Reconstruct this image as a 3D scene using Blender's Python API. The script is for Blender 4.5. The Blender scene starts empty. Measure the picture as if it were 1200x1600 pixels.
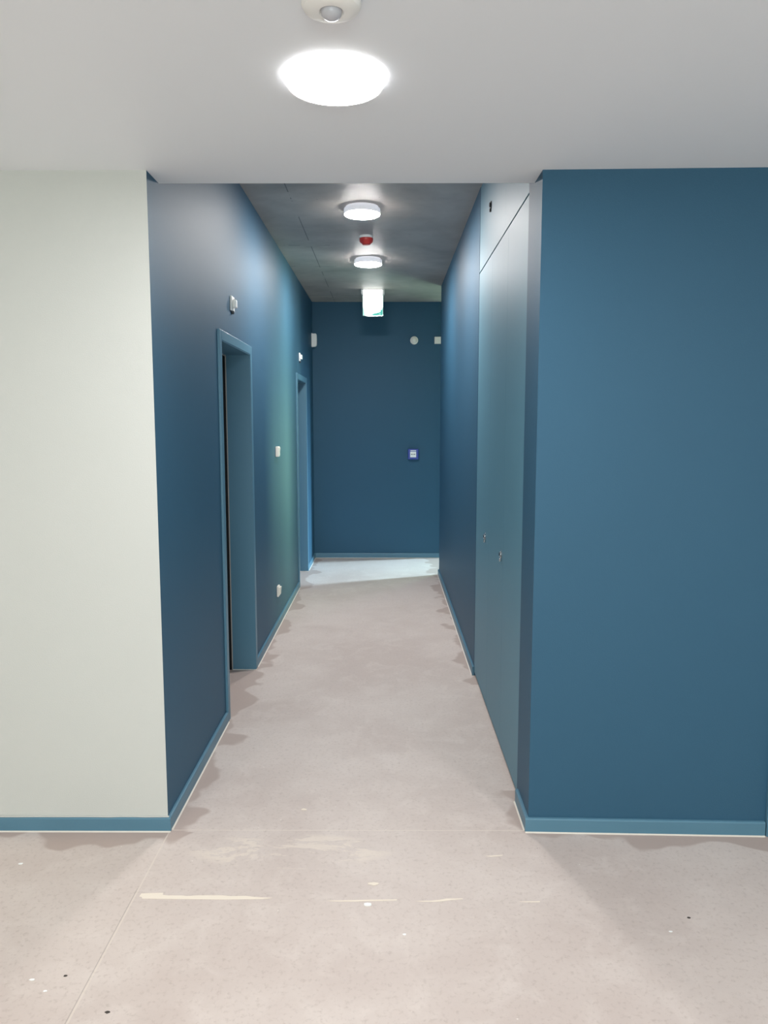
import bpy, bmesh, math, random
from mathutils import Vector, Matrix
random.seed(4)
C = bpy.context.scene.collection
D = bpy.data

# ------------------------------------------------------------------ materials
def srgb(r, g, b):
    def f(c):
        c /= 255.0
        return c / 12.92 if c <= 0.04045 else ((c + 0.055) / 1.055) ** 2.4
    return (f(r), f(g), f(b), 1)

def new_mat(name):
    m = D.materials.new(name); m.use_nodes = True
    nt = m.node_tree
    return m, nt, nt.nodes['Principled BSDF']

def paint(name, col, rough=0.5, spec=0.5, bump=0.0, bscale=200, var=0.0, metal=0.0, coat=0.0, rvar=0.0):
    m, nt, p = new_mat(name)
    p.inputs['Base Color'].default_value = col
    p.inputs['Roughness'].default_value = rough
    p.inputs['Specular IOR Level'].default_value = spec
    p.inputs['Metallic'].default_value = metal
    p.inputs['Coat Weight'].default_value = coat
    tc = nt.nodes.new('ShaderNodeTexCoord')
    if var:
        n = nt.nodes.new('ShaderNodeTexNoise'); n.inputs['Scale'].default_value = 3; n.inputs['Detail'].default_value = 5
        nt.links.new(tc.outputs['Object'], n.inputs['Vector'])
        hs = nt.nodes.new('ShaderNodeHueSaturation'); hs.inputs['Color'].default_value = col
        mr = nt.nodes.new('ShaderNodeMapRange'); mr.inputs['To Min'].default_value = 1 - var; mr.inputs['To Max'].default_value = 1 + var
        nt.links.new(n.outputs['Fac'], mr.inputs['Value']); nt.links.new(mr.outputs['Result'], hs.inputs['Value'])
        nt.links.new(hs.outputs['Color'], p.inputs['Base Color'])
    if bump:
        n = nt.nodes.new('ShaderNodeTexNoise'); n.inputs['Scale'].default_value = bscale; n.inputs['Detail'].default_value = 3
        nt.links.new(tc.outputs['Object'], n.inputs['Vector'])
        b = nt.nodes.new('ShaderNodeBump'); b.inputs['Strength'].default_value = bump; b.inputs['Distance'].default_value = 0.002
        nt.links.new(n.outputs['Fac'], b.inputs['Height']); nt.links.new(b.outputs['Normal'], p.inputs['Normal'])
    return m

def emit(name, col, strength, base=0.8):
    m, nt, p = new_mat(name)
    p.inputs['Base Color'].default_value = (col[0]*base, col[1]*base, col[2]*base, 1)
    p.inputs['Emission Color'].default_value = col
    p.inputs['Emission Strength'].default_value = strength
    return m

BLUE = srgb(49, 90, 115)
M_blue = paint('blue_wall_paint', BLUE, 0.56, 0.3, bump=0.25, bscale=260, var=0.02)
M_blue_trim = paint('blue_enamel', srgb(86, 128, 149), 0.4, 0.5, var=0.02)
M_blue_door = paint('blue_door_enamel', srgb(55, 95, 122), 0.35, 0.5)
M_white_wall = paint('off_white_wall_paint', srgb(204, 205, 200), 0.6, 0.3, bump=0.25, bscale=260, var=0.01)
M_ceil = paint('white_ceiling_paint', srgb(242, 245, 249), 0.55, 0.3, bump=0.1)
M_plain = paint('room_wall_paint', srgb(232, 229, 222), 0.6, 0.3)
M_panel = paint('cabinet_blue_lacquer', srgb(92, 139, 158), 0.52, 0.5, var=0.015)
M_dark = paint('dark_gap', srgb(30, 32, 36), 0.8, 0.2)
M_black = paint('black_gap_shade', srgb(18, 18, 20), 0.6, 0.3)  # black fill that gives gaps and recesses their shade by colour
M_gasket = paint('pale_grey_gasket', srgb(170, 165, 158), 0.5)
M_white_plastic = paint('white_plastic', srgb(247, 246, 242), 0.35, 0.5)
M_cream_plastic = paint('cream_plastic', srgb(248, 240, 228), 0.4, 0.5)
M_grey_plastic = paint('pale_grey_plastic', srgb(190, 190, 196), 0.25, 0.5)
M_dark_plastic = paint('dark_grey_plastic', srgb(62, 66, 70), 0.4)
M_red = paint('red_plastic', srgb(190, 58, 52), 0.35, 0.5)
M_callblue = paint('call_point_blue', srgb(40, 66, 160), 0.35, 0.5)
M_chrome = paint('chrome', srgb(205, 205, 205), 0.18, 0.5, metal=1)
M_sealant = paint('pale_sealant', srgb(228, 220, 208), 0.5, 0.3)
M_tape = paint('cream_masking_tape', srgb(240, 228, 212), 0.7, 0.3, var=0.02)
M_chip = paint('white_paint_chip', srgb(250, 250, 248), 0.6, 0.3)
M_grit = paint('dark_grit', srgb(72, 66, 62), 0.8, 0.3)
M_lamp = emit('lamp_diffuser_glow', (1.0, 0.975, 0.955, 1), 265.0)
M_lamp_near = emit('near_lamp_diffuser_glow', (0.985, 0.99, 1.0, 1), 150.0)
M_rim = emit('lamp_rim_glow', (0.95, 0.95, 1.0, 1), 0.5)
M_rim_near = emit('near_lamp_rim_glow', (1.0, 0.98, 0.96, 1), 1.0)
M_sign = emit('sign_white_glow', (0.96, 1.0, 0.97, 1), 4.0)
M_sign_green = emit('sign_green_glow', (0.06, 0.62, 0.50, 1), 0.8, 0.1)
M_sign_mint = emit('sign_mint_glow', (0.50, 1.0, 0.90, 1), 0.85, 0.15)

def glass(name):
    m, nt, p = new_mat(name)
    nt.nodes.remove(p)
    out = nt.nodes['Material Output']
    t = nt.nodes.new('ShaderNodeBsdfTransparent'); t.inputs['Color'].default_value = (0.93, 0.98, 0.96, 1)
    g = nt.nodes.new('ShaderNodeBsdfGlossy'); g.inputs['Roughness'].default_value = 0.03
    fr = nt.nodes.new('ShaderNodeFresnel'); fr.inputs['IOR'].default_value = 1.5
    mx = nt.nodes.new('ShaderNodeMixShader')
    nt.links.new(fr.outputs[0], mx.inputs[0]); nt.links.new(t.outputs[0], mx.inputs[1]); nt.links.new(g.outputs[0], mx.inputs[2])
    nt.links.new(mx.outputs[0], out.inputs['Surface'])
    return m
M_glass = glass('clear_glass')

# --- floor: pinkish grey linoleum, weld seams, darker uncoated margins along the walls
def floor_mat():
    m, nt, p = new_mat('grey_linoleum')
    L = nt.links.new
    def N(t, **k):
        n = nt.nodes.new(t)
        for a, v in k.items(): setattr(n, a, v)
        return n
    def math_(op, a, b=None, c=None):
        n = N('ShaderNodeMath', operation=op)
        for i, v in enumerate((a, b, c)):
            if v is None: continue
            if hasattr(v, 'links'): L(v, n.inputs[i])
            else: n.inputs[i].default_value = v
        return n.outputs[0]
    def smooth(v, a, b):
        n = N('ShaderNodeMapRange', interpolation_type='SMOOTHSTEP')
        L(v, n.inputs['Value']); n.inputs['From Min'].default_value = a; n.inputs['From Max'].default_value = b
        return n.outputs[0]
    def noise(vec, s, d=4, r=0.55, dist=0):
        n = N('ShaderNodeTexNoise'); n.inputs['Scale'].default_value = s; n.inputs['Detail'].default_value = d
        n.inputs['Roughness'].default_value = r; n.inputs['Distortion'].default_value = dist
        L(vec, n.inputs['Vector']); return n.outputs['Fac']
    def mixc(f, a, b):
        n = N('ShaderNodeMix', data_type='RGBA')
        if hasattr(f, 'links'): L(f, n.inputs[0])
        else: n.inputs[0].default_value = f
        for i, v in ((6, a), (7, b)):
            if hasattr(v, 'links'): L(v, n.inputs[i])
            else: n.inputs[i].default_value = v
        return n.outputs[2]
    tc = N('ShaderNodeTexCoord'); co = tc.outputs['Object']
    sp = N('ShaderNodeSeparateXYZ'); L(co, sp.inputs[0]); X, Y = sp.outputs[0], sp.outputs[1]
    big = noise(co, 1.1, 5, 0.6, 0.4); mid = noise(co, 7, 6, 0.65, 0.6); fine = noise(co, 60, 4, 0.7)
    col = mixc(smooth(big, 0.33, 0.68), srgb(203, 188, 180), srgb(216, 203, 195))
    col = mixc(math_('MULTIPLY', smooth(mid, 0.45, 0.7), 0.5), col, srgb(222, 210, 202))
    col = mixc(math_('MULTIPLY', smooth(fine, 0.5, 0.72), 0.45), col, srgb(176, 160, 151))
    # scuffed pale smears: streaks that run across the corridor mouth
    mp = N('ShaderNodeMapping'); L(co, mp.inputs[0]); mp.inputs['Scale'].default_value = (2.0, 6.0, 1); mp.inputs['Rotation'].default_value = (0, 0, 0.25)
    sm = noise(mp.outputs[0], 1.6, 9, 0.72, 0.5)
    dx = math_('DIVIDE', math_('ADD', X, 0.36), 0.42); dy = math_('DIVIDE', math_('SUBTRACT', Y, 2.74), 0.13)
    blob = math_('SUBTRACT', 1.0, math_('ADD', math_('MULTIPLY', dx, dx), math_('MULTIPLY', dy, dy)))
    smear = math_('MULTIPLY', smooth(sm, 0.50, 0.55), smooth(blob, 0.0, 0.5))
    col = mixc(math_('MULTIPLY', smear, 0.6), col, srgb(232, 219, 205))
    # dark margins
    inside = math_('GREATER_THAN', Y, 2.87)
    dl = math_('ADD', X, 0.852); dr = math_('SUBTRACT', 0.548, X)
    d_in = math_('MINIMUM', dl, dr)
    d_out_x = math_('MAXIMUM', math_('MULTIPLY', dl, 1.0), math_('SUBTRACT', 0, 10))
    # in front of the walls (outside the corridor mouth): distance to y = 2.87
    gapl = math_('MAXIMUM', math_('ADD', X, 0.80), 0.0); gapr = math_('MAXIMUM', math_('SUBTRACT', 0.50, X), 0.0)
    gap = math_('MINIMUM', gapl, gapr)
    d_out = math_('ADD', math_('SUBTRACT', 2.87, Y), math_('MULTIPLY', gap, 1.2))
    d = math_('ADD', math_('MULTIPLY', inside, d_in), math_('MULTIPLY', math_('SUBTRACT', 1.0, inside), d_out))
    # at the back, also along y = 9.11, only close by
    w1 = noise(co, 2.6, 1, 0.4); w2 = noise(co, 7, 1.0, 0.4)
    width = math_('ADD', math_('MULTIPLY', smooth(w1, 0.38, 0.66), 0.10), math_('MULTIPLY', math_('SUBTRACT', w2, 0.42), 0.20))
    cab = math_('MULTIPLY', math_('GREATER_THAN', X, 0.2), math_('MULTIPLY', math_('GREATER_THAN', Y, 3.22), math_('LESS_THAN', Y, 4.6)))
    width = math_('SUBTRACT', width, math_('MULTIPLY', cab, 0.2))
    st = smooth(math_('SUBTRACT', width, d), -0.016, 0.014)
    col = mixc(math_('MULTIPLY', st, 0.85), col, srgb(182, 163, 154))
    # weld seams
    def band(v, c, w):
        return math_('LESS_THAN', math_('ABSOLUTE', math_('SUBTRACT', v, c)), w)
    s1 = math_('MULTIPLY', band(X, -0.857, 0.0028), math_('LESS_THAN', Y, 2.87))
    s1d = math_('MULTIPLY', band(X, -0.8625, 0.0014), math_('LESS_THAN', Y, 2.5))
    s2 = math_('MULTIPLY', band(Y, 2.885, 0.003), math_('LESS_THAN', math_('ABSOLUTE', math_('ADD', X, 0.15)), 0.71))
    col = mixc(math_('MULTIPLY', math_('MAXIMUM', s1, s2), 0.55), col, srgb(226, 214, 202))
    col = mixc(math_('MULTIPLY', s1d, 0.5), col, srgb(150, 138, 130))
    # fine pale and dark specks
    vo = N('ShaderNodeTexVoronoi'); vo.inputs['Scale'].default_value = 14; L(co, vo.inputs['Vector'])
    r = N('ShaderNodeSeparateColor'); L(vo.outputs['Color'], r.inputs[0])
    spk = math_('MULTIPLY', math_('LESS_THAN', vo.outputs['Distance'], 0.045), math_('GREATER_THAN', r.outputs[0], 0.86))
    col = mixc(math_('MULTIPLY', spk, 0.75), col, srgb(235, 226, 218))
    spk2 = math_('MULTIPLY', math_('LESS_THAN', vo.outputs['Distance'], 0.03), math_('LESS_THAN', r.outputs[0], 0.05))
    col = mixc(math_('MULTIPLY', spk2, 0.6), col, srgb(110, 98, 92))
    L(col, p.inputs['Base Color'])
    mr = N('ShaderNodeMapRange'); L(mid, mr.inputs['Value']); mr.inputs['To Min'].default_value = 0.42; mr.inputs['To Max'].default_value = 0.62
    L(mr.outputs[0], p.inputs['Roughness'])
    p.inputs['Specular IOR Level'].default_value = 0.4
    b = N('ShaderNodeBump'); b.inputs['Strength'].default_value = 0.12; b.inputs['Distance'].default_value = 0.002
    L(fine, b.inputs['Height']); L(b.outputs[0], p.inputs['Normal'])
    return m
M_floor = floor_mat()

def concrete_mat():
    m, nt, p = new_mat('cast_concrete')
    L = nt.links.new
    tc = nt.nodes.new('ShaderNodeTexCoord')
    def noise(s, d, r=0.6, dist=0.3):
        n = nt.nodes.new('ShaderNodeTexNoise'); n.inputs['Scale'].default_value = s; n.inputs['Detail'].default_value = d
        n.inputs['Roughness'].default_value = r; n.inputs['Distortion'].default_value = dist
        L(tc.outputs['Object'], n.inputs['Vector']); return n.outputs['Fac']
    cr = nt.nodes.new('ShaderNodeValToRGB')
    cr.color_ramp.elements[0].position = 0.3; cr.color_ramp.elements[0].color = srgb(163, 156, 149)
    cr.color_ramp.elements[1].position = 0.72; cr.color_ramp.elements[1].color = srgb(200, 192, 184)
    L(noise(2.2, 8), cr.inputs[0])
    sp = nt.nodes.new('ShaderNodeSeparateXYZ'); L(tc.outputs['Object'], sp.inputs[0])
    def ma(op, a, b):
        n = nt.nodes.new('ShaderNodeMath'); n.operation = op
        for i, v in enumerate((a, b)):
            if hasattr(v, 'links'): L(v, n.inputs[i])
            else: n.inputs[i].default_value = v
        return n.outputs[0]
    def line(axis, c, w): return ma('LESS_THAN', ma('ABSOLUTE', ma('SUBTRACT', sp.outputs[axis], c), 0), w)
    l = line(0, -0.60, 0.0035)
    for c in (6.28, 7.1, 8.66): l = ma('MAXIMUM', l, ma('MULTIPLY', line(1, c, 0.006), ma('LESS_THAN', sp.outputs[0], -0.25 if c > 8 else -0.45)))
    brk = noise(3.5, 3)
    l = ma('MULTIPLY', l, ma('GREATER_THAN', brk, 0.47))
    mx = nt.nodes.new('ShaderNodeMix'); mx.data_type = 'RGBA'
    L(ma('MULTIPLY', l, 0.6), mx.inputs[0]); L(cr.outputs[0], mx.inputs[6]); mx.inputs[7].default_value = srgb(58, 60, 60)
    # small air pores
    vo = nt.nodes.new('ShaderNodeTexVoronoi'); vo.inputs['Scale'].default_value = 7; L(tc.outputs['Object'], vo.inputs['Vector'])
    mx2 = nt.nodes.new('ShaderNodeMix'); mx2.data_type = 'RGBA'
    L(ma('MULTIPLY', ma('LESS_THAN', vo.outputs['Distance'], 0.035), 0.5), mx2.inputs[0]); L(mx.outputs[2], mx2.inputs[6]); mx2.inputs[7].default_value = srgb(70, 70, 70)
    L(mx2.outputs[2], p.inputs['Base Color'])
    mr = nt.nodes.new('ShaderNodeMapRange'); L(noise(4, 6), mr.inputs['Value']); mr.inputs['To Min'].default_value = 0.42; mr.inputs['To Max'].default_value = 0.62
    L(mr.outputs[0], p.inputs['Roughness']); p.inputs['Specular IOR Level'].default_value = 0.45
    b = nt.nodes.new('ShaderNodeBump'); b.inputs['Strength'].default_value = 0.25; b.inputs['Distance'].default_value = 0.006
    L(noise(9, 6), b.inputs['Height']); L(b.outputs[0], p.inputs['Normal'])
    return m
M_concrete = concrete_mat()

# ------------------------------------------------------------------ mesh helpers
def add_box(bm, a, b, mi=0, bevel=0.0, seg=2):
    a, b = [min(p, q) for p, q in zip(a, b)], [max(p, q) for p, q in zip(a, b)]
    t = bmesh.new()
    v = [t.verts.new((x, y, z)) for x in (a[0], b[0]) for y in (a[1], b[1]) for z in (a[2], b[2])]
    for q in ((0,1,3,2),(4,6,7,5),(0,4,5,1),(2,3,7,6),(0,2,6,4),(1,5,7,3)):
        t.faces.new([v[i] for i in q])
    bmesh.ops.recalc_face_normals(t, faces=t.faces)
    if bevel: bmesh.ops.bevel(t, geom=list(t.edges), offset=bevel, segments=seg, affect='EDGES', profile=0.5)
    _merge(bm, t, mi)

def _merge(bm, t, mi=0, M=None):
    if M: bmesh.ops.transform(t, matrix=M, verts=t.verts)
    mp = {v: bm.verts.new(v.co) for v in t.verts}
    for f in t.faces:
        g = bm.faces.new([mp[v] for v in f.verts]); g.material_index = mi if mi is not None else f.material_index; g.smooth = f.smooth
    t.free()

def add_lathe(bm, prof, M=None, seg=48, mi=0, smooth=True):
    """prof: list of (radius, z); closed at the axis when radius is 0"""
    t = bmesh.new(); rings = []
    for r, z in prof:
        if r < 1e-6: rings.append([t.verts.new((0, 0, z))])
        else: rings.append([t.verts.new((r*math.cos(2*math.pi*i/seg), r*math.sin(2*math.pi*i/seg), z)) for i in range(seg)])
    for A, B in zip(rings, rings[1:]):
        for i in range(seg):
            j = (i+1) % seg
            if len(A) == 1 and len(B) == 1: continue
            if len(A) == 1: f = t.faces.new((A[0], B[i], B[j]))
            elif len(B) == 1: f = t.faces.new((A[i], A[j], B[0]))
            else: f = t.faces.new((A[i], A[j], B[j], B[i]))
            f.smooth = smooth
    bmesh.ops.recalc_face_normals(t, faces=t.faces)
    _merge(bm, t, mi, M)

def add_prism(bm, pts, z0, z1, M=None, mi=0):
    t = bmesh.new()
    lo = [t.verts.new((x, y, z0)) for x, y in pts]; hi = [t.verts.new((x, y, z1)) for x, y in pts]
    t.faces.new(lo[::-1]); t.faces.new(hi)
    n = len(pts)
    for i in range(n): t.faces.new((lo[i], lo[(i+1) % n], hi[(i+1) % n], hi[i]))
    bmesh.ops.recalc_face_normals(t, faces=t.faces)
    _merge(bm, t, mi, M)

def obj(name, bm, mats, parent=None, loc=None, sharp=True):
    me = D.meshes.new(name); bm.to_mesh(me); bm.free()
    for m in (mats if isinstance(mats, (list, tuple)) else [mats]): me.materials.append(m)
    if sharp and any(p.use_smooth for p in me.polygons):
        try: me.set_sharp_from_angle(angle=math.radians(35))
        except Exception: pass
    o = D.objects.new(name, me); C.objects.link(o)
    if parent: o.parent = parent
    if loc: o.location = loc
    return o

def box(name, a, b, mat, parent=None, bevel=0.0, seg=2):
    bm = bmesh.new(); add_box(bm, a, b, 0, bevel, seg); return obj(name, bm, mat, parent)

def struct(o):
    o['kind'] = 'structure'; return o

def thing(name, label, cat, loc=(0, 0, 0), rot=(0, 0, 0), group=None):
    o = D.objects.new(name, None); C.objects.link(o); o.empty_display_size = 0.05
    o.location = loc; o.rotation_euler = rot
    return tag(o, label, cat, group)

def tag(o, label, cat, group=None):
    o['label'] = label; o['category'] = cat
    if group: o['group'] = group
    return o

def copy_tree(o, parent=None):
    kids = [c for c in D.objects if c.parent == o]
    c = o.copy(); C.objects.link(c); c.parent = parent
    for k in kids: copy_tree(k, c)
    return c

# ------------------------------------------------------------------ dimensions
XL, XR = -0.864, 0.560            # corridor wall faces
YF = 2.885                        # front wall face
YB = 9.125                        # back wall face
YE = 8.09                         # end of the right corridor wall (side passage beyond)
ZS, ZC = 2.505, 3.0               # soffit, concrete ceiling
YS = 3.04                         # soffit edge
BT = 0.013; BH = 0.058            # baseboard
D1 = (4.05, 4.89); D2 = (7.47, 8.27); DZ = 2.03
RX0, RX1, RY0, RY1 = -3.4, 3.2, -4.2, YF
CY0, CY1 = 3.15, 4.78             # built-in cabinet
def yfr(x): return YF - 0.030 * (x - XR)      # the right front wall stands very slightly askew

# ------------------------------------------------------------------ setting
bm = bmesh.new(); add_box(bm, (-3.7, -4.5, -0.12), (5.2, 12.4, 0)); struct(obj('floor', bm, M_floor))
bm = bmesh.new(); add_box(bm, (-3.4, -4.2, ZS), (3.2, YS, 3.1)); struct(obj('ceiling_front', bm, M_ceil))
bm = bmesh.new(); add_box(bm, (-1.3, YS, ZC), (4.9, 12.1, 3.12)); struct(obj('ceiling_corridor', bm, M_concrete))

# wall on the left of the corridor mouth: off-white towards the viewer, blue on its corridor side
bm = bmesh.new(); add_box(bm, (RX0, YF, 0), (XL, 3.12, ZS))
bm.normal_update()
for f in bm.faces:
    if f.normal.x > 0.9: f.material_index = 1
add_box(bm, (-1.1, YS, ZS), (XL, 3.12, ZC), 1)
struct(obj('wall_left_front', bm, [M_white_wall, M_blue]))
bm = bmesh.new()
WX = XL - 0.24
add_box(bm, (WX, 3.12, 0), (XL, D1[0], ZC))
add_box(bm, (WX, D1[0], DZ), (XL, D1[1], ZC))
add_box(bm, (WX, D1[1], 0), (XL, D2[0], ZC))
add_box(bm, (WX, D2[0], DZ), (XL, D2[1], ZC))
add_box(bm, (WX, D2[1], 0), (XL, YB + 0.15, ZC))
struct(obj('wall_left', bm, M_blue))
bm = bmesh.new(); add_box(bm, (XL, YB, 0), (0.68, YB + 0.15, ZC)); struct(obj('wall_back', bm, M_blue))
# right: front face, jamb strip beside the cabinet, wall beyond the cabinet
DX = (1.535, 2.40)
bm = bmesh.new()
add_prism(bm, [(XR, yfr(XR)), (DX[0], yfr(DX[0])), (DX[0], CY0), (XR, CY0)], 0, ZS)
add_prism(bm, [(DX[0], yfr(DX[0])), (DX[1], yfr(DX[1])), (DX[1], CY0), (DX[0], CY0)], DZ, ZS)
add_prism(bm, [(DX[1], yfr(DX[1])), (RX1, yfr(RX1)), (RX1, CY0), (DX[1], CY0)], 0, ZS)
add_box(bm, (XR, YS, ZS), (1.0, CY0, ZC))
struct(obj('wall_right_front', bm, M_blue))
bm = bmesh.new(); add_box(bm, (XR, CY1, 0), (0.80, YE, ZC)); add_box(bm, (0.80, YE - 0.2, 0), (1.5, YE, ZC)); struct(obj('wall_right', bm, M_blue))
bm = bmesh.new(); add_box(bm, (1.04, CY0, 0), (1.2, CY1, ZC)); add_box(bm, (0.80, CY1, 0), (1.2, CY1 + 0.15, ZC)); struct(obj('wall_cabinet_niche', bm, M_blue))
# room the photograph is taken from
bm = bmesh.new(); add_box(bm, (RX0 - 0.15, -4.2, 0), (RX0, 3.12, 3.1)); struct(obj('wall_room_left', bm, paint('beige_wall_paint', srgb(226, 214, 196), 0.6, 0.3)))
bm = bmesh.new(); add_box(bm, (RX1, -4.2, 0), (RX1 + 0.15, CY0, 3.1)); struct(obj('wall_room_right', bm, M_plain))
bm = bmesh.new()
add_box(bm, (RX0 - 0.15, -4.35, 0), (-1.8, -4.2, 3.1)); add_box(bm, (1.8, -4.35, 0), (RX1 + 0.15, -4.2, 3.1))
add_box(bm, (-1.8, -4.35, 0), (1.8, -4.2, 0.4)); add_box(bm, (-1.8, -4.35, 2.3), (1.8, -4.2, 3.1))
struct(obj('wall_room_rear', bm, M_plain))
w = struct(D.objects.new('added_window_2', None)); C.objects.link(w)  # rear window added behind the camera for frontal light
bm = bmesh.new()
for xx in (-1.8, -0.03, 1.74): add_box(bm, (xx, -4.30, 0.4), (xx + 0.06, -4.24, 2.3))
add_box(bm, (-1.8, -4.30, 0.4), (1.8, -4.24, 0.46)); add_box(bm, (-1.8, -4.30, 2.24), (1.8, -4.24, 2.3))
obj('window_frame', bm, M_white_plastic, w)
box('pane', (-1.75, -4.275, 0.45), (1.75, -4.265, 2.25), M_glass, w)
# unseen side hall round the right corner; windows added where the daylight comes from
HX = 4.6; WY = (9.35, 11.35); WZ = (0.35, 2.45)
bm = bmesh.new()
add_box(bm, (HX, YE - 0.6, 0), (HX + 0.2, WY[0], ZC)); add_box(bm, (HX, WY[1], 0), (HX + 0.2, 12.0, ZC))
add_box(bm, (HX, WY[0], 0), (HX + 0.2, WY[1], WZ[0])); add_box(bm, (HX, WY[0], WZ[1]), (HX + 0.2, WY[1], ZC))
struct(obj('wall_hall_right', bm, M_plain))
bm = bmesh.new(); add_box(bm, (1.5, YE - 0.6, 0), (HX, YE - 0.45, ZC)); add_box(bm, (1.4, YE - 0.45, 0), (1.5, YE, ZC)); struct(obj('wall_hall_front', bm, M_plain))
bm = bmesh.new(); add_box(bm, (0.53, 12.0, 0), (2.3, 12.15, ZC)); add_box(bm, (4.55, 12.0, 0), (HX + 0.2, 12.15, ZC))
add_box(bm, (2.3, 12.0, 0), (4.55, 12.15, 0.3)); add_box(bm, (2.3, 12.0, 2.6), (4.55, 12.15, ZC))
add_box(bm, (0.53, YB + 0.15, 0), (0.68, 12.0, ZC)); struct(obj('wall_hall_back', bm, M_plain))
w = struct(D.objects.new('added_window_3', None)); C.objects.link(w)  # unseen window added for the green cast on the left wall
bm = bmesh.new()
for xx in (2.3, 3.395, 4.49): add_box(bm, (xx, 12.05, 0.3), (xx + 0.06, 12.11, 2.6))
add_box(bm, (2.3, 12.05, 0.3), (4.55, 12.11, 0.36)); add_box(bm, (2.3, 12.05, 2.54), (4.55, 12.11, 2.6))
obj('window_frame', bm, M_white_plastic, w)
box('pane', (2.35, 12.075, 0.35), (4.50, 12.085, 2.55), M_glass, w)
w = struct(D.objects.new('added_window_1', None)); C.objects.link(w)  # unseen window added for the bluish band on the floor
bm = bmesh.new()
x0, x1 = HX + 0.06, HX + 0.12
add_box(bm, (x0, WY[0], WZ[0]), (x1, WY[0] + 0.06, WZ[1])); add_box(bm, (x0, WY[1] - 0.06, WZ[0]), (x1, WY[1], WZ[1]))
add_box(bm, (x0, WY[0], WZ[0]), (x1, WY[1], WZ[0] + 0.06)); add_box(bm, (x0, WY[0], WZ[1] - 0.06), (x1, WY[1], WZ[1]))
obj('window_frame', bm, M_white_plastic, w)
box('pane', (HX + 0.085, WY[0] + 0.05, WZ[0] + 0.05), (HX + 0.095, WY[1] - 0.05, WZ[1] - 0.05), M_glass, w)

# baseboards (rounded top edge) and the pale sealant bead under each
def base_run(bm, p, q, t=BT, h=BH, side=1):
    """p->q along the wall face; the board stands to the left of that direction when side = 1"""
    p, q = Vector(p), Vector(q); d = (q - p).normalized(); n = Vector((-d.y, d.x)) * side
    prof = [(0, 0), (t, 0), (t, h - 0.006), (t - 0.002, h - 0.002), (t - 0.006, h), (0, h)]
    A = [bm.verts.new((p.x + n.x*a, p.y + n.y*a, z)) for a, z in prof]
    B = [bm.verts.new((q.x + n.x*a, q.y + n.y*a, z)) for a, z in prof]
    k = len(prof)
    for i in range(k): bm.faces.new((A[i], A[(i+1) % k], B[(i+1) % k], B[i]))
    bm.faces.new(A); bm.faces.new(B[::-1])
    bmesh.ops.recalc_face_normals(bm, faces=bm.faces)
def bead(bm, p, q, off=BT, side=1, w=0.006, h=0.004):
    p, q = Vector(p), Vector(q); d = (q - p).normalized(); n = Vector((-d.y, d.x)) * side
    prof = [(off - 0.001, 0.0001), (off + w, 0.0001), (off + w*0.5, h*0.6), (off - 0.001, h)]
    A = [bm.verts.new((p.x + n.x*a, p.y + n.y*a, z)) for a, z in prof]
    B = [bm.verts.new((q.x + n.x*a, q.y + n.y*a, z)) for a, z in prof]
    for i in range(4): bm.faces.new((A[i], A[(i+1) % 4], B[(i+1) % 4], B[i]))
    bm.faces.new(A); bm.faces.new(B[::-1])
    bmesh.ops.recalc_face_normals(bm, faces=bm.faces)
CF = 0.052                                                   # door casing width
runs = {
 'left_front': [((RX0, YF), (XL + BT, YF), -1)],
 'left': [((XL, YF), (XL, D1[0] - CF), -1), ((XL, D1[1] + CF), (XL, D2[0] - CF), -1), ((XL, D2[1] + CF), (XL, YB), -1)],
 'back': [((XL + BT, YB), (0.68, YB), -1)],
 'right': [((XR, CY1 - 0.004), (XR, YE), 1)],
 'right_jamb': [((XR, yfr(XR)), (XR, CY0 - 0.03), 1)],
 'right_front': [((XR - BT, yfr(XR)), (DX[0] - 0.058, yfr(DX[0] - 0.058)), -1)],
}
for k, rr in runs.items():
    bm = bmesh.new()
    for p, q, s in rr: base_run(bm, p, q, side=s)
    struct(obj('baseboard_' + k, bm, M_blue_trim))
for n, (k, rr) in enumerate(runs.items(), 1):
    bm = bmesh.new()
    for p, q, s in rr: bead(bm, p, q, side=s)
    struct(obj('trim_%d' % n, bm, M_sealant))
# rough pale filler line on top of the front-left baseboard
bm = bmesh.new()
pts = [(RX0 + i*0.05, YF - 0.0085 - random.uniform(0, 0.003)) for i in range(int((XL - RX0) / 0.05) + 1)]
pts = pts + [(XL + 0.006, YF - 0.009), (XL + 0.006, YF - 0.001), (RX0, YF - 0.001)]
add_prism(bm, pts, BH, BH + 0.0025); struct(obj('trim_7', bm, M_white_wall))

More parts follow.
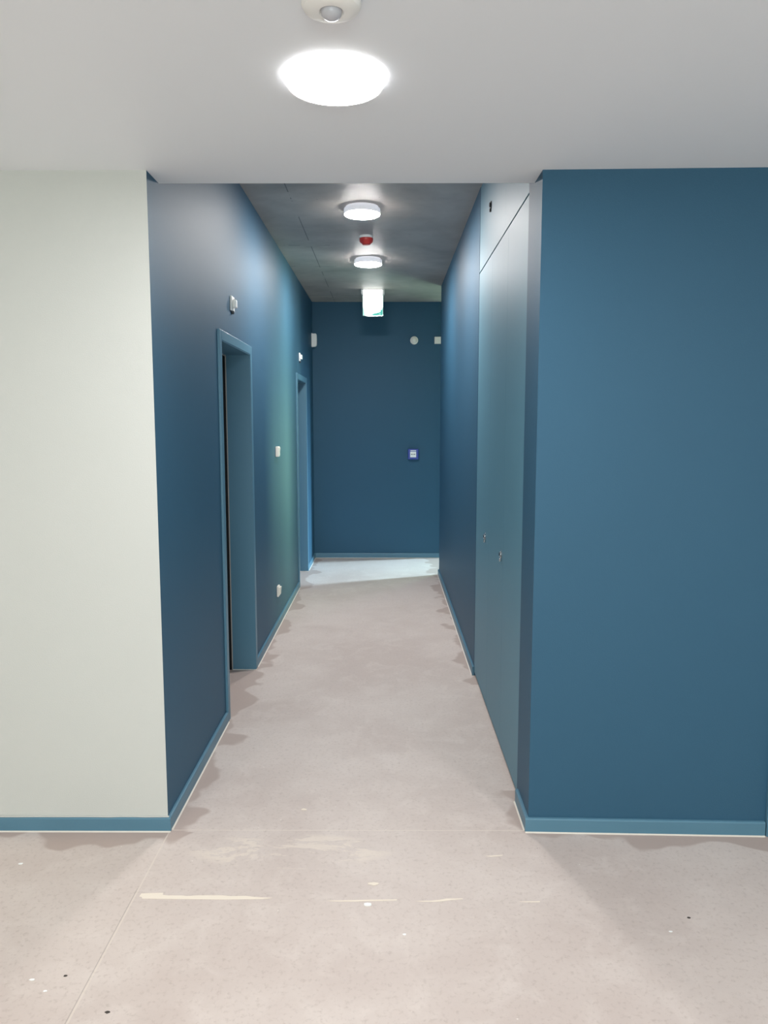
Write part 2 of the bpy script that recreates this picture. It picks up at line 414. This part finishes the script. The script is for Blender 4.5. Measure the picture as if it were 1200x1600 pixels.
# ------------------------------------------------------------------ doors (steel lining, deep reveal, closed leaf)
def side_door(n, y0, y1, label):
    d = struct(D.objects.new('door_%d' % n, None)); C.objects.link(d)
    xi = XL - 0.140; cx = XL + 0.013; w = CF
    bm = bmesh.new()
    # casing legs and head on the corridor face, returning as the lining
    for a, b in ((y0 - w, y0), (y1, y1 + w)):
        add_box(bm, (XL - 0.001, a, 0), (cx, b, DZ + w), 0, 0.0025, 2)
    add_box(bm, (XL - 0.001, y0 - 0.001, DZ), (cx, y1 + 0.001, DZ + w), 0, 0.0025, 2)
    obj('casing', bm, M_blue_trim, d)
    bm = bmesh.new()
    add_box(bm, (xi, y0 - 0.001, 0), (cx - 0.003, y0 + 0.004, DZ))
    add_box(bm, (xi, y1 - 0.004, 0), (cx - 0.003, y1 + 0.001, DZ))
    add_box(bm, (xi, y0 + 0.004, DZ - 0.004), (cx - 0.003, y1 - 0.004, DZ + 0.001))
    obj('lining', bm, M_blue_trim, d)
    bm = bmesh.new()
    for a, b in ((y0 + 0.001, y0 + 0.008), (y1 - 0.008, y1 - 0.001)):
        add_box(bm, (xi - 0.006, a, 0), (xi, b, DZ - 0.004))
    add_box(bm, (xi - 0.006, y0 + 0.008, DZ - 0.012), (xi, y1 - 0.008, DZ - 0.004))
    g = obj('gasket', bm, M_gasket, d); g['label'] = 'pale sealing strip'
    bm = bmesh.new()
    for a, b in ((y0 + 0.001, y0 + 0.006), (y1 - 0.006, y1 - 0.001)):
        add_box(bm, (xi - 0.045, a, 0), (xi - 0.006, b, DZ))
    obj('rebate_shadow', bm, M_black, d)  # black strips paint the shadow gap between gasket and leaf
    lf = box('leaf', (xi - 0.087, y0 + 0.008, 0.006), (xi - 0.045, y1 - 0.008, DZ - 0.006), M_blue_door, d, 0.002)
    # lever handle on the leaf
    bm = bmesh.new()
    hy = y0 + 0.09
    M = Matrix.Translation((xi - 0.046, hy, 1.05)) @ Matrix.Rotation(math.pi/2, 4, 'Y')
    add_lathe(bm, [(0, 0), (0.026, 0), (0.026, 0.007), (0.022, 0.009), (0, 0.009)], M, 32)
    add_lathe(bm, [(0, 0.006), (0.0095, 0.006), (0.0095, 0.05), (0, 0.05)], M, 24)
    add_box(bm, (xi - 0.007, hy - 0.008, 1.041), (xi + 0.009, hy + 0.12, 1.059), 0, 0.006, 3)
    obj('door_handle', bm, M_chrome, lf)
    bm = bmesh.new(); bead(bm, (xi, y1 - 0.004), (cx, y1 - 0.004), 0, side=-1, w=0.005); bead(bm, (xi, y0 + 0.004), (cx, y0 + 0.004), 0, side=1, w=0.005)
    obj('sealant', bm, M_sealant, d)
    bm = bmesh.new(); add_box(bm, (WX, y0, 0.0), (XL - 0.2, y1, 0.004)); obj('threshold', bm, M_floor, d)
side_door(1, D1[0], D1[1], '')
side_door(2, D2[0], D2[1], '')
d = struct(D.objects.new('door_3', None)); C.objects.link(d)
bm = bmesh.new()
yy = yfr(DX[0]); w = 0.055
add_box(bm, (DX[0] - w, yy - 0.016, 0), (DX[0], yy + 0.003, DZ + w), 0, 0.003)
yz = yfr(DX[1]); add_box(bm, (DX[1], yz - 0.016, 0), (DX[1] + w, yz + 0.003, DZ + w), 0, 0.003)
add_prism(bm, [(DX[0], yy - 0.016), (DX[1], yz - 0.016), (DX[1], yz + 0.003), (DX[0], yy + 0.003)], DZ, DZ + w)
obj('casing', bm, M_blue_trim, d)
lf = box('leaf', (DX[0] + 0.006, 2.93, 0.006), (DX[1] - 0.006, 2.97, DZ - 0.004), M_blue_door, d, 0.002)
bm = bmesh.new()
M = Matrix.Translation((DX[1] - 0.08, 2.93, 1.05)) @ Matrix.Rotation(math.pi/2, 4, 'X')
add_lathe(bm, [(0, -0.001), (0.026, -0.001), (0.026, 0.007), (0.022, 0.009), (0, 0.009)], M, 32)
add_lathe(bm, [(0, 0.006), (0.0095, 0.006), (0.0095, 0.05), (0, 0.05)], M, 24)
add_box(bm, (DX[1] - 0.20, 2.875, 1.041), (DX[1] - 0.072, 2.891, 1.059), 0, 0.006, 3)
obj('door_handle', bm, M_chrome, lf)

# ------------------------------------------------------------------ built-in cabinet in the right wall
cab = thing('built_in_cabinet', 'tall flush blue-grey cabinet built into the right corridor wall, floor to ceiling', 'cabinet', (XR, (CY0 + CY1)/2, 0))
def cbox(name, a, b, mat, parent=cab, bevel=0.0, origin=None):
    o = Vector((XR, (CY0 + CY1)/2, 0))
    return box(name, Vector(a) - o, Vector(b) - o, mat, parent, bevel)
px = XR + 0.001                       # door faces sit 1 mm behind the wall plane
g = 0.0005
zj = 2.500
o_ = Vector((XR, (CY0 + CY1)/2, 0))
bm = bmesh.new()
for a, b in (((px + 0.022, CY0, 0.0), (1.04, CY0 + 0.018, ZC)), ((px + 0.022, CY1 - 0.018, 0.0), (1.04, CY1, ZC)),
             ((1.022, CY0 + 0.018, 0.0), (1.04, CY1 - 0.018, ZC)), ((px + 0.022, CY0 + 0.018, 0.02), (1.022, CY1 - 0.018, 0.04)),
             ((px + 0.022, CY0 + 0.018, zj - 0.012), (1.022, CY1 - 0.018, zj + 0.012)), ((px + 0.022, CY0 + 0.018, ZC - 0.018), (1.022, CY1 - 0.018, ZC)),
             ((px + 0.022, 4.19, 0.04), (1.022, 4.208, zj - 0.012)), ((px + 0.022, 3.655, 0.04), (1.022, 3.673, zj - 0.012)),
             ((px + 0.022, 3.76, zj + 0.012), (1.022, 3.778, ZC - 0.018))):
    add_box(bm, Vector(a) - o_, Vector(b) - o_)
obj('carcass', bm, M_dark, cab)
cbox('plinth', (px + 0.03, CY0 + 0.018, 0), (px + 0.045, CY1 - 0.018, 0.03), M_black)  # coloured black so the gap under the doors reads dark
def lock(parent, y, z, dark=False):
    bm = bmesh.new()
    M = Matrix.Translation(Vector((px, y, z)) - o_) @ Matrix.Rotation(-math.pi/2, 4, 'Y')
    add_lathe(bm, [(0, -0.001), (0.020, -0.001), (0.020, 0.003), (0.018, 0.005), (0.013, 0.005), (0.013, 0.009), (0.011, 0.011), (0, 0.011)], M, 32)
    l = obj('lock', bm, M_chrome if not dark else M_dark_plastic, parent)
    l['label'] = 'round chrome cam lock' if not dark else 'small dark cam lock'
    bm = bmesh.new(); add_box(bm, Vector((px - 0.0118, y - 0.0015, z - 0.006)) - o_, Vector((px - 0.0105, y + 0.0015, z + 0.006)) - o_)
    obj('keyhole', bm, M_black, parent)
    bm = bmesh.new()
    add_box(bm, Vector((px - 0.010, y - 0.006, z - 0.036)) - o_, Vector((px - 0.001, y + 0.006, z - 0.018)) - o_, 0, 0.002)
    obj('finger_pull', bm, M_chrome if not dark else M_dark_plastic, parent)
zb = 0.023; ze = zj - 0.004
dn = cbox('door', (px, CY0 + 0.003, zb), (px + 0.02, 3.664 - g, ze), M_panel, bevel=0.0006)
dm = cbox('door', (px, 3.664 + g, zb), (px + 0.02, 4.200 - g, ze), M_panel, bevel=0.0006)
df = cbox('door', (px, 4.200 + g, zb), (px + 0.02, CY1 - 0.004, ze), M_panel, bevel=0.0006)
un = cbox('upper_door', (px, CY0 + 0.003, zj + 0.004), (px + 0.02, 3.769 - g/2, ZC - 0.004), M_panel, bevel=0.0006)
uf = cbox('upper_door', (px, 3.769 + g/2, zj + 0.004), (px + 0.02, CY1 - 0.004, ZC - 0.004), M_panel, bevel=0.0006)
lock(df, 4.33, 0.965); lock(dm, 3.715, 0.967); lock(uf, 4.29, 2.765, True)

# ------------------------------------------------------------------ ceiling lights
def ceiling_light(label, loc, group, mat, flat=False):
    t = thing('ceiling_light', label, 'light', loc, group=group)
    R = 0.118
    if flat:
        R = 0.128
        bm = bmesh.new()
        add_lathe(bm, [(0, 0), (R - 0.004, 0), (R - 0.004, -0.006), (0, -0.006)], seg=72)
        obj('housing', bm, M_white_plastic, t)
        bm = bmesh.new()
        add_lathe(bm, [(R - 0.003, -0.0062), (R, -0.009), (R, -0.020), (R - 0.002, -0.0235), (R - 0.005, -0.0245), (R - 0.007, -0.0235)], seg=72)
        obj('rim', bm, M_rim_near, t)
        bm = bmesh.new()
        add_lathe(bm, [(R - 0.0065, -0.0236), (0, -0.0236)], seg=72)
        obj('diffuser', bm, mat, t)
        return t
    bm = bmesh.new()
    add_lathe(bm, [(0, 0), (R - 0.012, 0), (R - 0.012, -0.010), (R, -0.014), (R, -0.044), (R - 0.004, -0.048), (R - 0.006, -0.048), (R - 0.008, -0.044), (0, -0.044)], seg=72)
    obj('housing', bm, M_rim, t)
    bm = bmesh.new()
    add_lathe(bm, [(R - 0.003, -0.0475), (R - 0.004, -0.0495), (R - 0.010, -0.0530), (R - 0.020, -0.055), (R*0.5, -0.058), (0, -0.059)], seg=72)
    obj('diffuser', bm, mat, t)
    return t
ceiling_light('flat round lit lamp on the white ceiling right by the motion sensor', (-0.136, 2.14, ZS), 'round ceiling lamps', M_lamp_near, True)
ceiling_light('round white lit lamp on the concrete ceiling before the red detector', (-0.160, 5.20, ZC), 'round ceiling lamps', M_lamp)
ceiling_light('round white lit lamp on the concrete ceiling between red detector and exit sign', (-0.158, 6.78, ZC), 'round ceiling lamps', M_lamp)
# unseen lamps of the same kind, added to light the front room
ceiling_light('added unseen round lamp on the front room ceiling, right side behind the viewer', (1.55, 0.75, ZS), 'round ceiling lamps', M_lamp_near, True)
ceiling_light('added unseen round lamp on the front room ceiling, left side behind the viewer', (-1.7, 0.3, ZS), 'round ceiling lamps', M_lamp_near, True)
ceiling_light('added unseen round lamp on the front room ceiling, far behind the viewer', (-0.1, -1.8, ZS), 'round ceiling lamps', M_lamp_near, True)

# motion sensor: dished ring with a lens dome
t = thing('ceiling_motion_sensor', 'round white motion sensor at the top edge of the photo, on the white ceiling', 'sensor', (-0.119, 1.765, ZS))
bm = bmesh.new()
add_lathe(bm, [(0, 0), (0.060, 0), (0.064, -0.004), (0.064, -0.014), (0.060, -0.021), (0.050, -0.0255), (0.036, -0.028), (0.027, -0.0275), (0.0245, -0.024), (0, -0.024)], seg=72)
obj('housing', bm, M_white_plastic, t)
bm = bmesh.new(); add_lathe(bm, [(0.0235, -0.0245)] + [(0.0225*math.cos(a), -0.028 - 0.016*math.sin(a)) for a in [i*math.pi/20 for i in range(11)]], seg=48)
obj('lens', bm, M_grey_plastic, t)

# red smoke alarm
t = thing('smoke_detector', 'red bowl-shaped smoke alarm on the concrete ceiling between two round lamps', 'smoke detector', (-0.153, 5.98, ZC))
bm = bmesh.new(); add_lathe(bm, [(0, 0), (0.052, 0), (0.053, -0.004), (0.053, -0.016), (0.050, -0.018), (0, -0.018)], seg=48); b = obj('base', bm, M_white_plastic, t); b['label'] = 'white base ring'
bm = bmesh.new(); add_lathe(bm, [(0.051, -0.0175), (0.052, -0.026), (0.049, -0.034), (0.036, -0.054), (0.033, -0.0575), (0.031, -0.058), (0.031, -0.061), (0.028, -0.064), (0, -0.066)], seg=48); obj('sounder', bm, M_red, t)
bm = bmesh.new()
for i in range(12):
    a = i*math.pi/6
    M = Matrix.Rotation(a, 4, 'Z') @ Matrix.Translation((0.0445, 0, -0.043)) @ Matrix.Rotation(math.radians(33), 4, 'Y')
    q = bmesh.new(); add_box(q, (-0.0022, -0.0018, -0.009), (0.0022, 0.0018, 0.009)); _merge(bm, q, 0, M)
obj('rib', bm, M_red, t)['kind'] = 'stuff'

# exit sign luminaire: canopy on the ceiling, glass plate with lit face below
t = thing('exit_sign', 'glowing white and green hanging exit sign under the concrete ceiling', 'exit sign', (-0.145, 8.32, ZC))
bm = bmesh.new()
prof = [(-0.122, 0), (-0.122, -0.040), (-0.116, -0.055), (-0.100, -0.062), (0.100, -0.062), (0.116, -0.055), (0.122, -0.040), (0.122, 0)]
q = bmesh.new(); add_prism(q, prof, -0.045, 0.045); _merge(bm, q, 0, Matrix.Rotation(math.pi/2, 4, 'X'))
obj('canopy', bm, M_white_plastic, t)
bm = bmesh.new(); add_box(bm, (-0.100, -0.0465, -0.056), (0.100, -0.0453, -0.008)); obj('canopy_light', bm, M_sign, t)
bm = bmesh.new(); add_box(bm, (-0.113, -0.006, -0.272), (0.113, 0.006, -0.060), 0, 0.0015); gl = obj('glass_plate', bm, M_glass, t)
def plate(name, pts, mat, y=-0.0085, th=0.002):
    bm = bmesh.new(); q = bmesh.new(); add_prism(q, pts, -th/2, th/2)
    _merge(bm, q, 0, Matrix.Translation((0, y, 0)) @ Matrix.Rotation(math.pi/2, 4, 'X'))
    return obj(name, bm, mat, t)
plate('lit_face', [(-0.104, -0.062), (0.104, -0.062), (0.104, -0.18), (0.092, -0.20), (0.088, -0.232), (0.0, -0.246), (-0.06, -0.264), (-0.088, -0.260), (-0.094, -0.20), (-0.104, -0.18)], M_sign)
plate('green_field', [(-0.106, -0.060), (0.106, -0.060), (0.106, -0.267), (-0.106, -0.267)], M_sign_mint, -0.0068, 0.0012)
plate('green_patch', [(0.0, -0.250), (0.05, -0.236), (0.078, -0.228), (0.082, -0.206), (0.100, -0.206), (0.100, -0.264), (0.0, -0.264)], M_sign_green, -0.0105, 0.0012)
plate('pictogram_arrow', [(0.062, -0.247), (0.074, -0.247), (0.074, -0.240), (0.086, -0.250), (0.074, -0.260), (0.074, -0.253), (0.062, -0.253)], M_sign_mint, -0.0118, 0.0008)

# ------------------------------------------------------------------ wall devices
def beacon(label, y, z):
    t = thing('indicator_light', label, 'indicator light', (XL, y, z), group='white indicator plates over the left doors')
    bm = bmesh.new(); add_box(bm, (0, -0.04, -0.04), (0.011, 0.04, 0.04), 0, 0.003, 3); obj('plate', bm, M_white_plastic, t)
    bm = bmesh.new(); add_box(bm, (0.0105, -0.022, -0.022), (0.030, 0.022, 0.022), 0, 0.005, 3); o = obj('lens', bm, M_white_plastic, t)
    bm = bmesh.new(); M = Matrix.Translation((0.006, 0, -0.040)) @ Matrix.Rotation(math.pi, 4, 'X')
    add_lathe(bm, [(0, -0.001), (0.009, -0.001), (0.009, 0.012), (0.006, 0.016), (0, 0.016)], M, 24); o = obj('nipple', bm, M_dark_plastic, t); o['label'] = 'dark cable grommet'
    return t
b1 = beacon('white square plate with protruding box on left wall above the nearer door', 4.385, 2.262)
b2 = copy_tree(b1); b2.location = (XL, 7.74, 2.254); b2['label'] = 'white square plate with protruding box on left wall above the farther door'

t = thing('motion_detector', 'upright white rounded detector high on left wall near the back corner', 'sensor', (XL, 9.035, 2.555))
bm = bmesh.new(); add_box(bm, (0, -0.03, -0.078), (0.012, 0.03, 0.078), 0, 0.003, 2); obj('base', bm, M_white_plastic, t)
bm = bmesh.new()
q = bmesh.new(); add_prism(q, [(0.010, 0.074), (0.052, 0.074), (0.058, 0.066), (0.060, 0.02), (0.060, -0.045), (0.054, -0.066), (0.040, -0.076), (0.010, -0.076)], -0.028, 0.028)
bmesh.ops.bevel(q, geom=list(q.edges), offset=0.004, segments=2, affect='EDGES')
_merge(bm, q, 0, Matrix.Rotation(math.pi/2, 4, 'X')); obj('housing', bm, M_white_plastic, t)
bm = bmesh.new(); add_box(bm, (0.0585, -0.020, -0.040), (0.0625, 0.020, 0.0), 0, 0.0015); obj('lens', bm, M_grey_plastic, t)

t = thing('wall_detector', 'round cream dome detector on the upper back wall', 'sensor', (0.320, YB + 0.0005, 2.561))
R = Matrix.Rotation(math.pi/2, 4, 'X')
bm = bmesh.new(); add_lathe(bm, [(0, 0), (0.046, 0), (0.047, 0.006), (0.046, 0.022), (0.042, 0.028), (0, 0.028)], R, 48); obj('base', bm, M_cream_plastic, t)
bm = bmesh.new(); add_lathe(bm, [(0.034, 0.0275), (0.033, 0.036), (0.027, 0.044), (0.015, 0.049), (0, 0.050)], R, 48); obj('dome', bm, M_cream_plastic, t)

t = thing('junction_box', 'square cream box on upper back wall, half hidden by the right wall', 'junction box', (0.598, YB + 0.0005, 2.561))
bm = bmesh.new(); add_box(bm, (-0.043, -0.036, -0.040), (0.043, 0, 0.040), 0, 0.005, 3); obj('body', bm, M_cream_plastic, t)
bm = bmesh.new(); add_box(bm, (-0.036, -0.0385, -0.033), (0.036, -0.0355, 0.033), 0, 0.001); obj('lid', bm, M_cream_plastic, t)

t = thing('call_point', 'blue square manual call point with white centre on the back wall', 'call point', (0.314, YB + 0.0005, 1.243))
bm = bmesh.new(); add_box(bm, (-0.062, -0.048, -0.062), (0.062, 0, 0.062), 0, 0.006, 3); obj('housing', bm, M_callblue, t)
bm = bmesh.new()
add_box(bm, (-0.036, -0.0495, -0.036), (0.034, -0.0475, 0.030), 0, 0.0008); p_ = obj('press_panel', bm, M_white_plastic, t)
bm = bmesh.new()
def xz(bm, pts, y0, y1):
    q = bmesh.new(); add_prism(q, pts, y0, y1); _merge(bm, q, 0, Matrix.Rotation(math.pi/2, 4, 'X'))
xz(bm, [(-0.028, -0.004), (-0.017, -0.004), (-0.017, -0.010), (-0.008, -0.001), (-0.017, 0.008), (-0.017, 0.002), (-0.028, 0.002)], 0.0494, 0.0502)
xz(bm, [(0.026, -0.004), (0.015, -0.004), (0.015, -0.010), (0.006, -0.001), (0.015, 0.008), (0.015, 0.002), (0.026, 0.002)], 0.0494, 0.0502)
xz(bm, [(-0.001 + 0.005*math.cos(i*math.pi/8), -0.001 + 0.005*math.sin(i*math.pi/8)) for i in range(16)], 0.0494, 0.0502)
obj('arrow_marks', bm, M_dark_plastic, t)
bm = bmesh.new(); add_box(bm, (-0.034, -0.0492, 0.038), (0.034, -0.0478, 0.046)); obj('title_strip', bm, M_white_plastic, t)

t = thing('light_switch', 'white surface-mounted light switch on left wall between the two doors', 'switch', (XL, 6.04, 1.383))
bm = bmesh.new(); add_box(bm, (0, -0.040, -0.040), (0.024, 0.040, 0.040), 0, 0.004, 3); obj('body', bm, M_cream_plastic, t)
bm = bmesh.new(); q = bmesh.new(); add_prism(q, [(0.0235, -0.030), (0.0235, 0.030), (0.030, 0.030), (0.0262, 0.0), (0.0265, -0.030)], -0.029, 0.029); _merge(bm, q, 0, Matrix.Rotation(math.pi/2, 4, 'X')); obj('rocker', bm, M_cream_plastic, t)

t = thing('power_socket', 'white power socket low on left wall between the two doors', 'socket', (XL, 5.985, 0.285))
bm = bmesh.new(); add_box(bm, (0, -0.040, -0.042), (0.016, 0.040, 0.042), 0, 0.004, 3); obj('frame', bm, M_cream_plastic, t)
bm = bmesh.new(); q = bmesh.new(); add_prism(q, [(0.0155, -0.032), (0.0155, 0.032), (0.030, 0.032), (0.024, -0.028), (0.021, -0.032)], -0.030, 0.030); _merge(bm, q, 0, Matrix.Rotation(math.pi/2, 4, 'X')); obj('hinged_cover', bm, M_cream_plastic, t)

# ------------------------------------------------------------------ tape remnants and crumbs on the floor
def flat(name, pts, mat, h, label, cat, group):
    cx = sum(p[0] for p in pts)/len(pts); cy = sum(p[1] for p in pts)/len(pts)
    bm = bmesh.new(); add_prism(bm, [(x - cx, y - cy) for x, y in pts], 0.0, h)
    o = obj(name, bm, mat, None, (cx, cy, 0.0002)); return tag(o, label, cat, group)
G = 'masking tape remnants in a line on the floor'
flat('tape_remnant', [(-0.840, 2.470), (-0.766, 2.474), (-0.764, 2.462), (-0.745, 2.459), (-0.70, 2.459), (-0.68, 2.456), (-0.64, 2.460), (-0.56, 2.460), (-0.53, 2.456), (-0.48, 2.458), (-0.45, 2.452), (-0.42, 2.449), (-0.385, 2.447), (-0.42, 2.440), (-0.55, 2.437), (-0.68, 2.439), (-0.78, 2.440), (-0.828, 2.441), (-0.832, 2.450), (-0.842, 2.453)],
     M_tape, 0.0004, 'widest and longest torn masking tape strip, at the left floor seam', 'tape', G)
flat('tape_remnant', [(-0.202, 2.431), (-0.13, 2.435), (-0.05, 2.438), (0.0, 2.439), (0.036, 2.440), (0.034, 2.434), (-0.02, 2.431), (-0.1, 2.428), (-0.17, 2.428)],
     M_tape, 0.0004, 'thin torn tape sliver directly behind the white paint flake', 'tape', G)
flat('tape_remnant', [(0.098, 2.431), (0.15, 2.433), (0.18, 2.438), (0.205, 2.445), (0.26, 2.446), (0.258, 2.442), (0.22, 2.437), (0.19, 2.430), (0.16, 2.427), (0.12, 2.428)],
     M_tape, 0.0004, 'bent thin torn tape sliver, third from the left in the row', 'tape', G)
flat('tape_remnant', [(0.445, 2.429), (0.49, 2.431), (0.518, 2.432), (0.516, 2.426), (0.47, 2.426)],
     M_tape, 0.0004, 'shortest straight tape sliver, at the right end of the row', 'tape', G)
flat('tape_remnant', [(0.368, 2.704), (0.40, 2.708), (0.435, 2.712), (0.43, 2.706), (0.39, 2.699)],
     M_tape, 0.0004, 'faint tape sliver apart from the row, near the right baseboard corner', 'tape', G)
def flake(x, y, r, mat, label, name='paint_flake', cat='paint flake', stretch=1.5, h=0.0012):
    n = 9; a0 = random.random()*6
    pts = [(x + stretch*r*math.cos(a0 + 2*math.pi*i/n)*random.uniform(0.7, 1.1), y + r*math.sin(a0 + 2*math.pi*i/n)*random.uniform(0.7, 1.1)) for i in range(n)]
    pts.sort(key=lambda p: math.atan2(p[1]-y, p[0]-x))
    flat(name, pts, mat, h, label, cat, 'crumbs and flakes on the floor')
flake(-0.062, 2.41, 0.010, M_chip, 'largest bright white paint flake, just before the second tape sliver', h=0.003)
flake(-0.046, 2.529, 0.010, M_tape, 'pale cream flake just beyond the second tape sliver', stretch=1.9)
flake(-0.344, 3.049, 0.008, M_tape, 'small cream flake just inside the corridor mouth', stretch=1.9)
flake(-1.026, 2.057, 0.0055, M_chip, 'white flake left of the long floor seam, near bottom left')
flake(-0.969, 2.012, 0.004, M_chip, 'tiny white flake closest to the long floor seam, bottom left')
flake(-1.338, 2.647, 0.006, M_chip, 'white flake on the floor before the off-white wall')
flake(0.901, 2.276, 0.004, M_chip, 'small white flake before the right blue wall')
flake(0.057, 2.26, 0.0045, M_chip, 'small white flake nearer the viewer than the tape slivers, bottom centre')
flake(-0.936, 2.073, 0.004, M_grit, 'dark grit crumb left of the long floor seam', 'grit_crumb', 'crumb')
flake(-0.763, 1.934, 0.005, M_grit, 'dark grit crumb right of the long floor seam, nearest the viewer', 'grit_crumb', 'crumb')
flake(0.985, 2.345, 0.004, M_grit, 'dark grit crumb before the right blue wall', 'grit_crumb', 'crumb')

# ------------------------------------------------------------------ daylight lamps outside the added hall and rear windows
def area(name, loc, target, sx, sy, power, col, spread=math.pi):
    l = D.lights.new(name, 'AREA'); l.shape = 'RECTANGLE'; l.size = sx; l.size_y = sy; l.energy = power; l.color = col; l.spread = spread
    o = D.objects.new(name, l); C.objects.link(o); o.location = loc
    o.rotation_euler = (Vector(target) - Vector(loc)).to_track_quat('-Z', 'Y').to_euler()
    return o
area('added_skylight', (HX + 0.9, 10.15, 2.3), (0.0, 8.35, 0.0), 0.5, 0.7, 88, (0.60, 0.80, 1.0), math.radians(50))  # unseen source, aimed to lay the bluish band across the floor
area('added_lawn_light', (3.75, 12.35, 1.2), (-0.8, 7.0, 1.5), 1.6, 1.5, 105, (0.55, 1.0, 0.74), math.radians(100))  # unseen green source, placed to tint left wall and ceiling
area('added_rear_fill', (0.3, -4.75, 1.0), (0.0, 1.5, 1.9), 3.0, 1.7, 135, (0.93, 0.97, 1.0), math.radians(140))  # added fill from behind the camera for walls and ceiling
wd = D.worlds.new('world'); bpy.context.scene.world = wd; wd.use_nodes = True
wd.node_tree.nodes['Background'].inputs[0].default_value = (0.75, 0.87, 1.0, 1); wd.node_tree.nodes['Background'].inputs[1].default_value = 0.6

# ------------------------------------------------------------------ camera
cam = D.cameras.new('camera'); co = D.objects.new('camera', cam); C.objects.link(co)
cam.sensor_fit = 'VERTICAL'; cam.sensor_height = 32.0; cam.sensor_width = 24.0; cam.lens = 1203/1600*32.0
cam.clip_start = 0.05
co.location = (0, 0, 1.6)
co.rotation_euler = (math.pi/2 - math.atan(138/1203), 0, math.atan(4/1203))
sc = bpy.context.scene; sc.camera = co
sc.view_settings.view_transform = 'Standard'; sc.view_settings.look = 'None'
sc.view_settings.exposure = 0.0; sc.view_settings.gamma = 1.0
